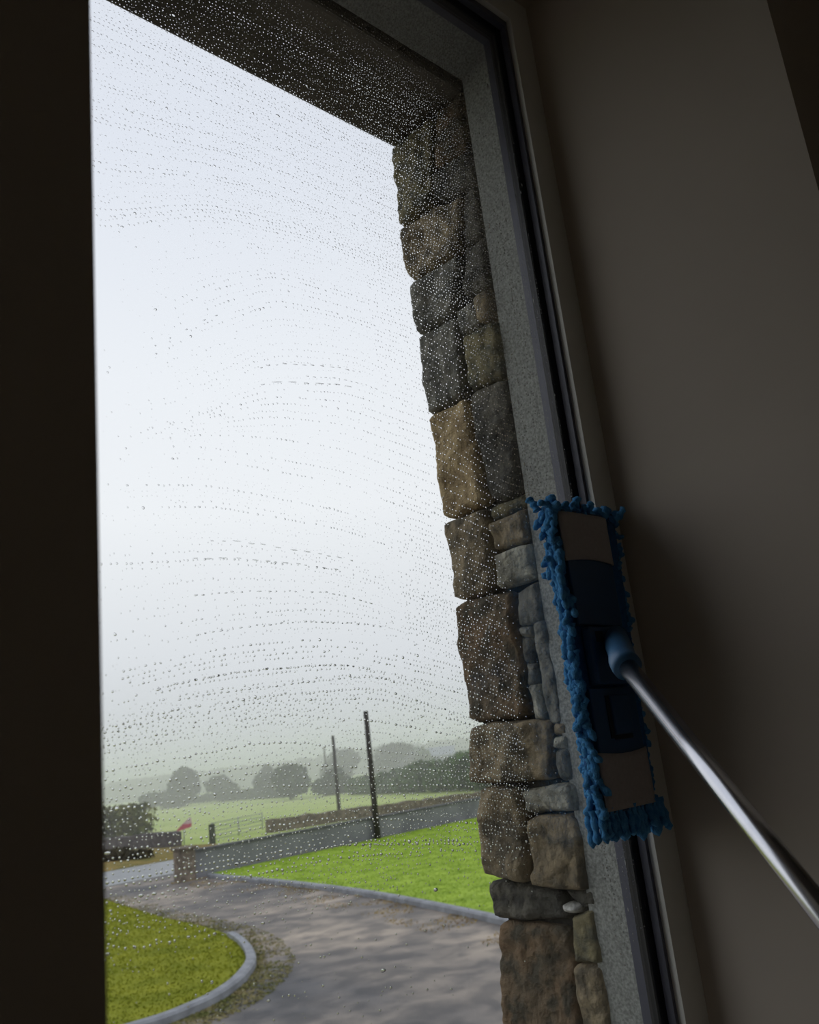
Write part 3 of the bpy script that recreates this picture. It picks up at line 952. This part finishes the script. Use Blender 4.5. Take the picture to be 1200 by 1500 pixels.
def strand_mesh(seed, bend, L=0.034, r=0.0064):
    """One fluffy chenille finger: a curved, lumpy, round-ended tube along +Z."""
    bm = bmesh.new()
    n, m_ = 9, 10
    pts, rad = [], []
    for i in range(m_ + 1):
        t = i / m_
        pts.append((bend * L * t * t, 0.25 * bend * L * math.sin(t * 3 + seed), L * t))
        e = min(1.0, math.sqrt(max(0.0, 1 - ((t - 0.86) / 0.14) ** 2))) if t > 0.86 else 1.0
        rad.append(max(0.0008, r * e * (0.85 + 0.2 * math.sin(t * 14 + seed))))
    tube(bm, pts, rad, n=n)
    for v in bm.verts:
        p = v.co * 420 + Vector((seed * 5, 0, 0))
        v.co += Vector((noise.noise(p), noise.noise(p + Vector((9, 0, 0))), noise.noise(p + Vector((0, 9, 0))))) * 0.0011
    me = bpy.data.meshes.new('strand')
    bm.to_mesh(me)
    bm.free()
    me.materials.append(CHEN)
    me.shade_smooth()
    return me


SM = [strand_mesh(k, b) for k, b in enumerate((0.12, 0.30, -0.28, 0.40, -0.1, 0.22))]
STRAIGHT = [strand_mesh(20 + k, b, L=0.040, r=0.0056) for k, b in enumerate((0.05, -0.08, 0.12))]


def put_strand(me, loc, direc, spin, s=1.0, sl_=1.0):
    o = bpy.data.objects.new('strand', me)
    d = Vector(direc).normalized()
    q = d.to_track_quat('Z', 'Y')
    mw = Matrix.Translation(Vector(loc)) @ q.to_matrix().to_4x4() @ Matrix.Rotation(spin, 4, 'Z') @ Matrix.Diagonal((s, s, s * sl_, 1))
    link(o)
    o.parent = mop
    o.matrix_parent_inverse = Matrix.Translation(mop.location).inverted()
    o.matrix_basis = mw
    return o


rs = random.Random(5)
# left edge: two plaits of fingers hanging down and out, one near the glass and one near the plate
for col, (x, y) in enumerate(((0.930, -0.011), (0.921, -0.019), (0.913, -0.027), (0.908, -0.035))):
    z = 3.494
    while z > 3.112:
        out = rs.uniform(0.0, 0.26) if z < 3.42 else rs.uniform(0.2, 1.0)
        put_strand(rs.choice(SM), (x + rs.uniform(-.003, .004), y + rs.uniform(-.003, .003), z), (-out if col < 2 else -0.06, rs.uniform(-.25, .15), -1 + (0.5 if z > 3.45 else 0) * rs.random()), rs.uniform(0, 6.28), rs.uniform(0.72, 0.95), rs.uniform(0.75, 1.1))
        z -= rs.uniform(0.0085, 0.0125)
# top edge: tousled fingers
for k in range(46):
    t = (k + rs.random()) / 46
    put_strand(rs.choice(SM), (0.903 + 0.154 * t, rs.uniform(-.040, -.016), 3.486 + rs.uniform(-.004, .006)), (rs.uniform(-0.9, 0.9), rs.uniform(-.9, .3), rs.uniform(0.3, 1.0)), rs.uniform(0, 6.28), rs.uniform(0.75, 1.05), rs.uniform(0.45, 0.75))
# right edge
for k in range(22):
    z = 3.49 - 0.39 * (k / 21) ** 1.0
    put_strand(rs.choice(SM), (1.032 + 0.022 * (z - 3.09) / 0.41, rs.uniform(-.033, -.026), z), (rs.uniform(0.0, 0.3) if z < 3.45 else rs.uniform(.3, .9), rs.uniform(-.3, .1), -1), rs.uniform(0, 6.28), 0.8, rs.uniform(0.5, 0.8))
# bottom edge: straight hanging tassels in three layers
for lay, y in enumerate((-0.038, -0.030, -0.022)):
    for k in range(15):
        x = 0.906 + 0.132 * k / 14 + rs.uniform(-.002, .002)
        put_strand(rs.choice(STRAIGHT), (x, y + rs.uniform(-.002, .002), 3.112 - 0.0 * lay), (rs.uniform(-.06, .06), rs.uniform(-.10, .05) - (0.12 if lay == 0 else 0), -1), rs.uniform(0, 6.28), rs.uniform(0.9, 1.05), rs.uniform(0.85, 1.1))

# ------------------------------------------------------------------ water drops on the inside of the glass
KEYS = [
    [(0.30, 4.31), (0.7297, 4.31), (0.90, 4.30)],
    [(0.30, 4.12), (0.7297, 4.12), (0.89, 4.11)],
    [(0.3181, 3.9736), (0.7297, 3.973), (0.8819, 3.9625)],
    [(0.3159, 3.8375), (0.4829, 3.8705), (0.7339, 3.8738), (0.8755, 3.853)],
    [(0.3138, 3.7085), (0.4342, 3.7722), (0.5705, 3.7954), (0.7339, 3.7922), (0.8738, 3.7713)],
    [(0.3117, 3.5826), (0.3776, 3.628), (0.4287, 3.6729), (0.5168, 3.7243), (0.7246, 3.7304), (0.8732, 3.6979)],
    [(0.3172, 3.5298), (0.3789, 3.57), (0.4493, 3.6159), (0.5111, 3.6554), (0.6179, 3.6744), (0.7604, 3.6529), (0.8705, 3.6166)],
    [(0.3231, 3.5044), (0.4065, 3.5398), (0.4976, 3.5958), (0.611, 3.6162), (0.7523, 3.6044), (0.8721, 3.5581)],
    [(0.3103, 3.4957), (0.4202, 3.5172), (0.5897, 3.5171), (0.8028, 3.4752), (0.87, 3.46)],
    [(0.316, 3.4645), (0.4181, 3.4782), (0.5842, 3.469), (0.7253, 3.4421), (0.867, 3.4084)],
    [(0.3149, 3.4022), (0.4366, 3.4149), (0.5771, 3.4074), (0.7354, 3.3683), (0.8627, 3.3289)],
    [(0.3137, 3.3397), (0.4331, 3.3583), (0.5545, 3.3659), (0.7511, 3.3282), (0.8795, 3.2859)],
    [(0.3131, 3.308), (0.4315, 3.3324), (0.5261, 3.3418), (0.6254, 3.3384), (0.7582, 3.3041), (0.8869, 3.2601)],
    [(0.3124, 3.2689), (0.3741, 3.2837), (0.4435, 3.2942), (0.5647, 3.2988), (0.7508, 3.2648), (0.877, 3.2187)],
    [(0.3121, 3.2524), (0.3669, 3.2664), (0.4644, 3.2747), (0.6086, 3.2839), (0.7465, 3.2418), (0.8823, 3.1855)],
    [(0.306, 3.226), (0.477, 3.2426), (0.7381, 3.197), (0.8855, 3.1448)],
    [(0.3054, 3.1868), (0.4727, 3.1907), (0.732, 3.1644), (0.8907, 3.1124)],
    [(0.3046, 3.1414), (0.433, 3.1402), (0.5464, 3.139), (0.732, 3.107), (0.905, 3.0633)],
    [(0.3041, 3.1072), (0.4515, 3.1063), (0.5426, 3.1058), (0.7287, 3.0899), (0.91, 3.0316)],
    [(0.3033, 3.0576), (0.4467, 3.0444), (0.7185, 3.0369), (0.918, 2.9618)],
    [(0.30, 2.98), (0.45, 2.965), (0.72, 2.95), (0.93, 2.90)],
]
UG = np.linspace(0.28, 0.93, 140)


def key_curve(k):
    a = np.array(k)
    t = np.interp(UG, a[:, 0], a[:, 1])
    w = np.hanning(21)
    w /= w.sum()
    pad = np.concatenate([np.full(10, t[0]), t, np.full(10, t[-1])])
    return np.convolve(pad, w, 'valid')


KC = [key_curve(k) for k in KEYS]


dr = random.Random(21)
drops = []    # u, v, radius, stretch, angle


def wiped(u, v):
    """Share of the drops left where the mop has just passed, and low on the right."""
    k = 1.0
    lim = 0.832 + 0.03 * noise.noise(Vector((v * 30, 0, 0)))
    if 3.03 < v < 3.47 and u > lim:
        k *= 0.10
    if v <= 3.03 and u > 0.70:
        k *= 0.12
    if v < 3.105:
        k *= max(0.07, 1 - (3.105 - v) / 0.05)
        if u > 0.62:
            k *= 0.6
    return k


def zone(ci):
    """Rows between two key arcs: row spacing, scatter off the row, fill, smallest and largest radius."""
    if ci < 4:
        return 0.0048, 0.0013, 0.90, 0.00042, 0.00092
    if ci < 9:
        return 0.0075, 0.0006, 0.68, 0.00038, 0.00082
    if ci < 14:
        return 0.0062, 0.0008, 0.74, 0.00038, 0.00090
    return 0.0040, 0.0012, 1.0, 0.00058, 0.00110


for ci in range(len(KC) - 1):
    top, bot = KC[ci], KC[ci + 1]
    sep = float(np.mean(np.abs(top - bot)))
    gap, jit, fill, ra, rb = zone(ci)
    rows = max(1, int(round(sep / gap)))
    for r_ in range(rows):
        f = (r_ + dr.uniform(-.25, .25)) / rows
        curve = top * (1 - f) + bot * f
        strong = dr.random()
        row_r = rb if strong < 0.22 else 0.5 * (ra + rb) if strong < 0.6 else ra
        row_d = fill * (1.0 if strong < 0.6 else 0.8)
        u = 0.285 + dr.random() * 0.006
        while u < 0.905:
            v = float(np.interp(u, UG, curve))
            patch = noise.noise(Vector((u * 18, v * 50, ci)))
            dens = row_d * (0.85 + 0.5 * patch) * wiped(u, v)
            if 4 <= ci < 9 and u < 0.46:
                dens *= max(0.06, (u - 0.34) / 0.12)
            elif 9 <= ci < 14 and u < 0.40:
                dens *= max(0.25, (u - 0.28) / 0.12)
            if u > 0.68:
                dens *= 1.25
            step = dr.uniform(0.0026, 0.0050)
            if dr.random() < dens:
                rr = row_r * dr.uniform(0.75, 1.3)
                if 4 <= ci < 14 and u > 0.66:
                    rr = max(rr, dr.uniform(0.0006, 0.00105))
                if ci < 4 and u > 0.66:
                    rr = max(rr, dr.uniform(0.0005, 0.0009))
                if dr.random() < 0.015:
                    rr *= 1.5
                st = dr.uniform(1.2, 1.9) if (strong < 0.25 and dr.random() < 0.15) else 1.0
                dv = (float(np.interp(u + 0.004, UG, curve)) - v) / 0.004
                drops.append((u, v + dr.gauss(0, jit if strong > 0.22 else jit * 0.4), rr, st, math.atan(dv)))
                u += rr * st * 1.2
            u += step


def dashes(ci, f, u0, u1, length, gap, r):
    """A broken streak of water lying along one arc."""
    curve = KC[ci] * (1 - f) + KC[ci + 1] * f
    u = u0
    while u < u1:
        L = length * dr.uniform(0.4, 1.3)
        um = u + L / 2
        v = float(np.interp(um, UG, curve))
        dv = (float(np.interp(um + 0.004, UG, curve)) - v) / 0.004
        rr = r * dr.uniform(0.8, 1.2)
        drops.append((um, v + dr.gauss(0, 0.0004), rr, max(1.0, L / 2 / rr), math.atan(dv)))
        u += L + gap * dr.uniform(0.5, 1.5)


dashes(6, 0.60, 0.49, 0.63, 0.006, 0.006, 0.0006)
dashes(6, 0.98, 0.49, 0.61, 0.012, 0.006, 0.0006)
dashes(6, 0.85, 0.55, 0.66, 0.005, 0.004, 0.0006)
dashes(5, 0.30, 0.37, 0.45, 0.005, 0.012, 0.0006)
dashes(9, 0.95, 0.42, 0.60, 0.008, 0.007, 0.0006)
dashes(10, 0.25, 0.40, 0.58, 0.007, 0.007, 0.0006)
dashes(10, 0.85, 0.40, 0.62, 0.004, 0.005, 0.0007)
dashes(12, 0.02, 0.40, 0.62, 0.0035, 0.004, 0.0008)
dashes(13, 0.10, 0.36, 0.60, 0.0035, 0.004, 0.0010)
dashes(13, 0.90, 0.38, 0.64, 0.0035, 0.004, 0.0010)
dashes(17, 0.40, 0.42, 0.62, 0.0040, 0.004, 0.0010)
# upright runs of drops over the frame side of the pane
for col in range(17):
    u0 = 0.902 + col * 0.0074 + dr.uniform(-.002, .002)
    v = 4.28
    while v > 2.9:
        lean = u0 + 0.003 * math.sin(v * 9 + col)
        ok = v > 3.50 or (v < 3.10 and v > 2.90 and col > 5)
        p = (0.85 if v < 3.95 else 0.45) * (0.6 + 0.7 * noise.noise(Vector((col * 1.7, v * 9, 4))))
        if v < 3.0:
            p *= max(0.05, (v - 2.9) / 0.1)
        if ok and lean < 1.0265 and dr.random() < p:
            st = dr.uniform(2, 6) if dr.random() < 0.03 else 1.0
            drops.append((lean + dr.gauss(0, 0.0012), v, dr.uniform(0.0006, 0.0012), st, math.pi / 2))
        v -= dr.uniform(0.0028, 0.0065)
# a fine mist of tiny droplets
for k in range(9000):
    u, v = dr.uniform(0.29, 1.02), dr.uniform(2.95, 4.30)
    clean = 0.25 if (3.30 < v < 3.74 and u < 0.62) else 1.0
    if dr.random() < wiped(u, v) * clean and not (u > 0.86 and 3.03 < v < 3.5):
        drops.append((u, v, dr.uniform(0.00028, 0.0005), 1.0, 0.0))

A = np.array(drops)
SEG = 8
LV = [(1.0, 0.0), (0.87, 0.25), (0.52, 0.565)]
tv, tf = [], []
for rad_, hh in LV + [(1.0, 0.0)]:
    for k in range(SEG):
        a = 2 * math.pi * k / SEG
        tv.append((rad_ * math.cos(a), -hh, rad_ * math.sin(a)))
tv.append((0, -0.70, 0))
tv.append((0, 0, 0))
nl_ = len(LV)
for i in range(nl_ - 1):
    for k in range(SEG):
        a, b = i * SEG + k, i * SEG + (k + 1) % SEG
        tf += [(a, a + SEG, b), (b, a + SEG, b + SEG)]
tip, basev = (nl_ + 1) * SEG, (nl_ + 1) * SEG + 1
for k in range(SEG):
    tf.append(((nl_ - 1) * SEG + k, tip, (nl_ - 1) * SEG + (k + 1) % SEG))
    tf.append((nl_ * SEG + k, nl_ * SEG + (k + 1) % SEG, basev))
tv, tf = np.array(tv), np.array(tf)
n = len(A)
loc = np.repeat(tv[None], n, 0) * A[:, 2][:, None, None]
# beads made taller towards the frame so they bend bright sky into view
loc[:, :, 1] *= (1 + 0.55 * np.clip((A[:, 0] - 0.80) / 0.08, 0, 1))[:, None]
ecc = nrg.uniform(0.85, 1.15, n)
loc[:, :, 0] *= (A[:, 3] * ecc)[:, None]
ca, sa = np.cos(A[:, 4])[:, None], np.sin(A[:, 4])[:, None]
x = loc[:, :, 0] * ca - loc[:, :, 2] * sa
z = loc[:, :, 0] * sa + loc[:, :, 2] * ca
loc[:, :, 0], loc[:, :, 2] = x + A[:, 0][:, None], z + A[:, 1][:, None]
loc[:, :, 1] -= 0.0002
faces = (tf[None] + (np.arange(n) * len(tv))[:, None, None]).reshape(-1, 3)
wd = np_mesh('water_drops', loc.reshape(-1, 3), faces, WATER, None, True)
tag(wd, 'thousands of small water drops in wiped arcs on the glass', 'water drops', kind='stuff')
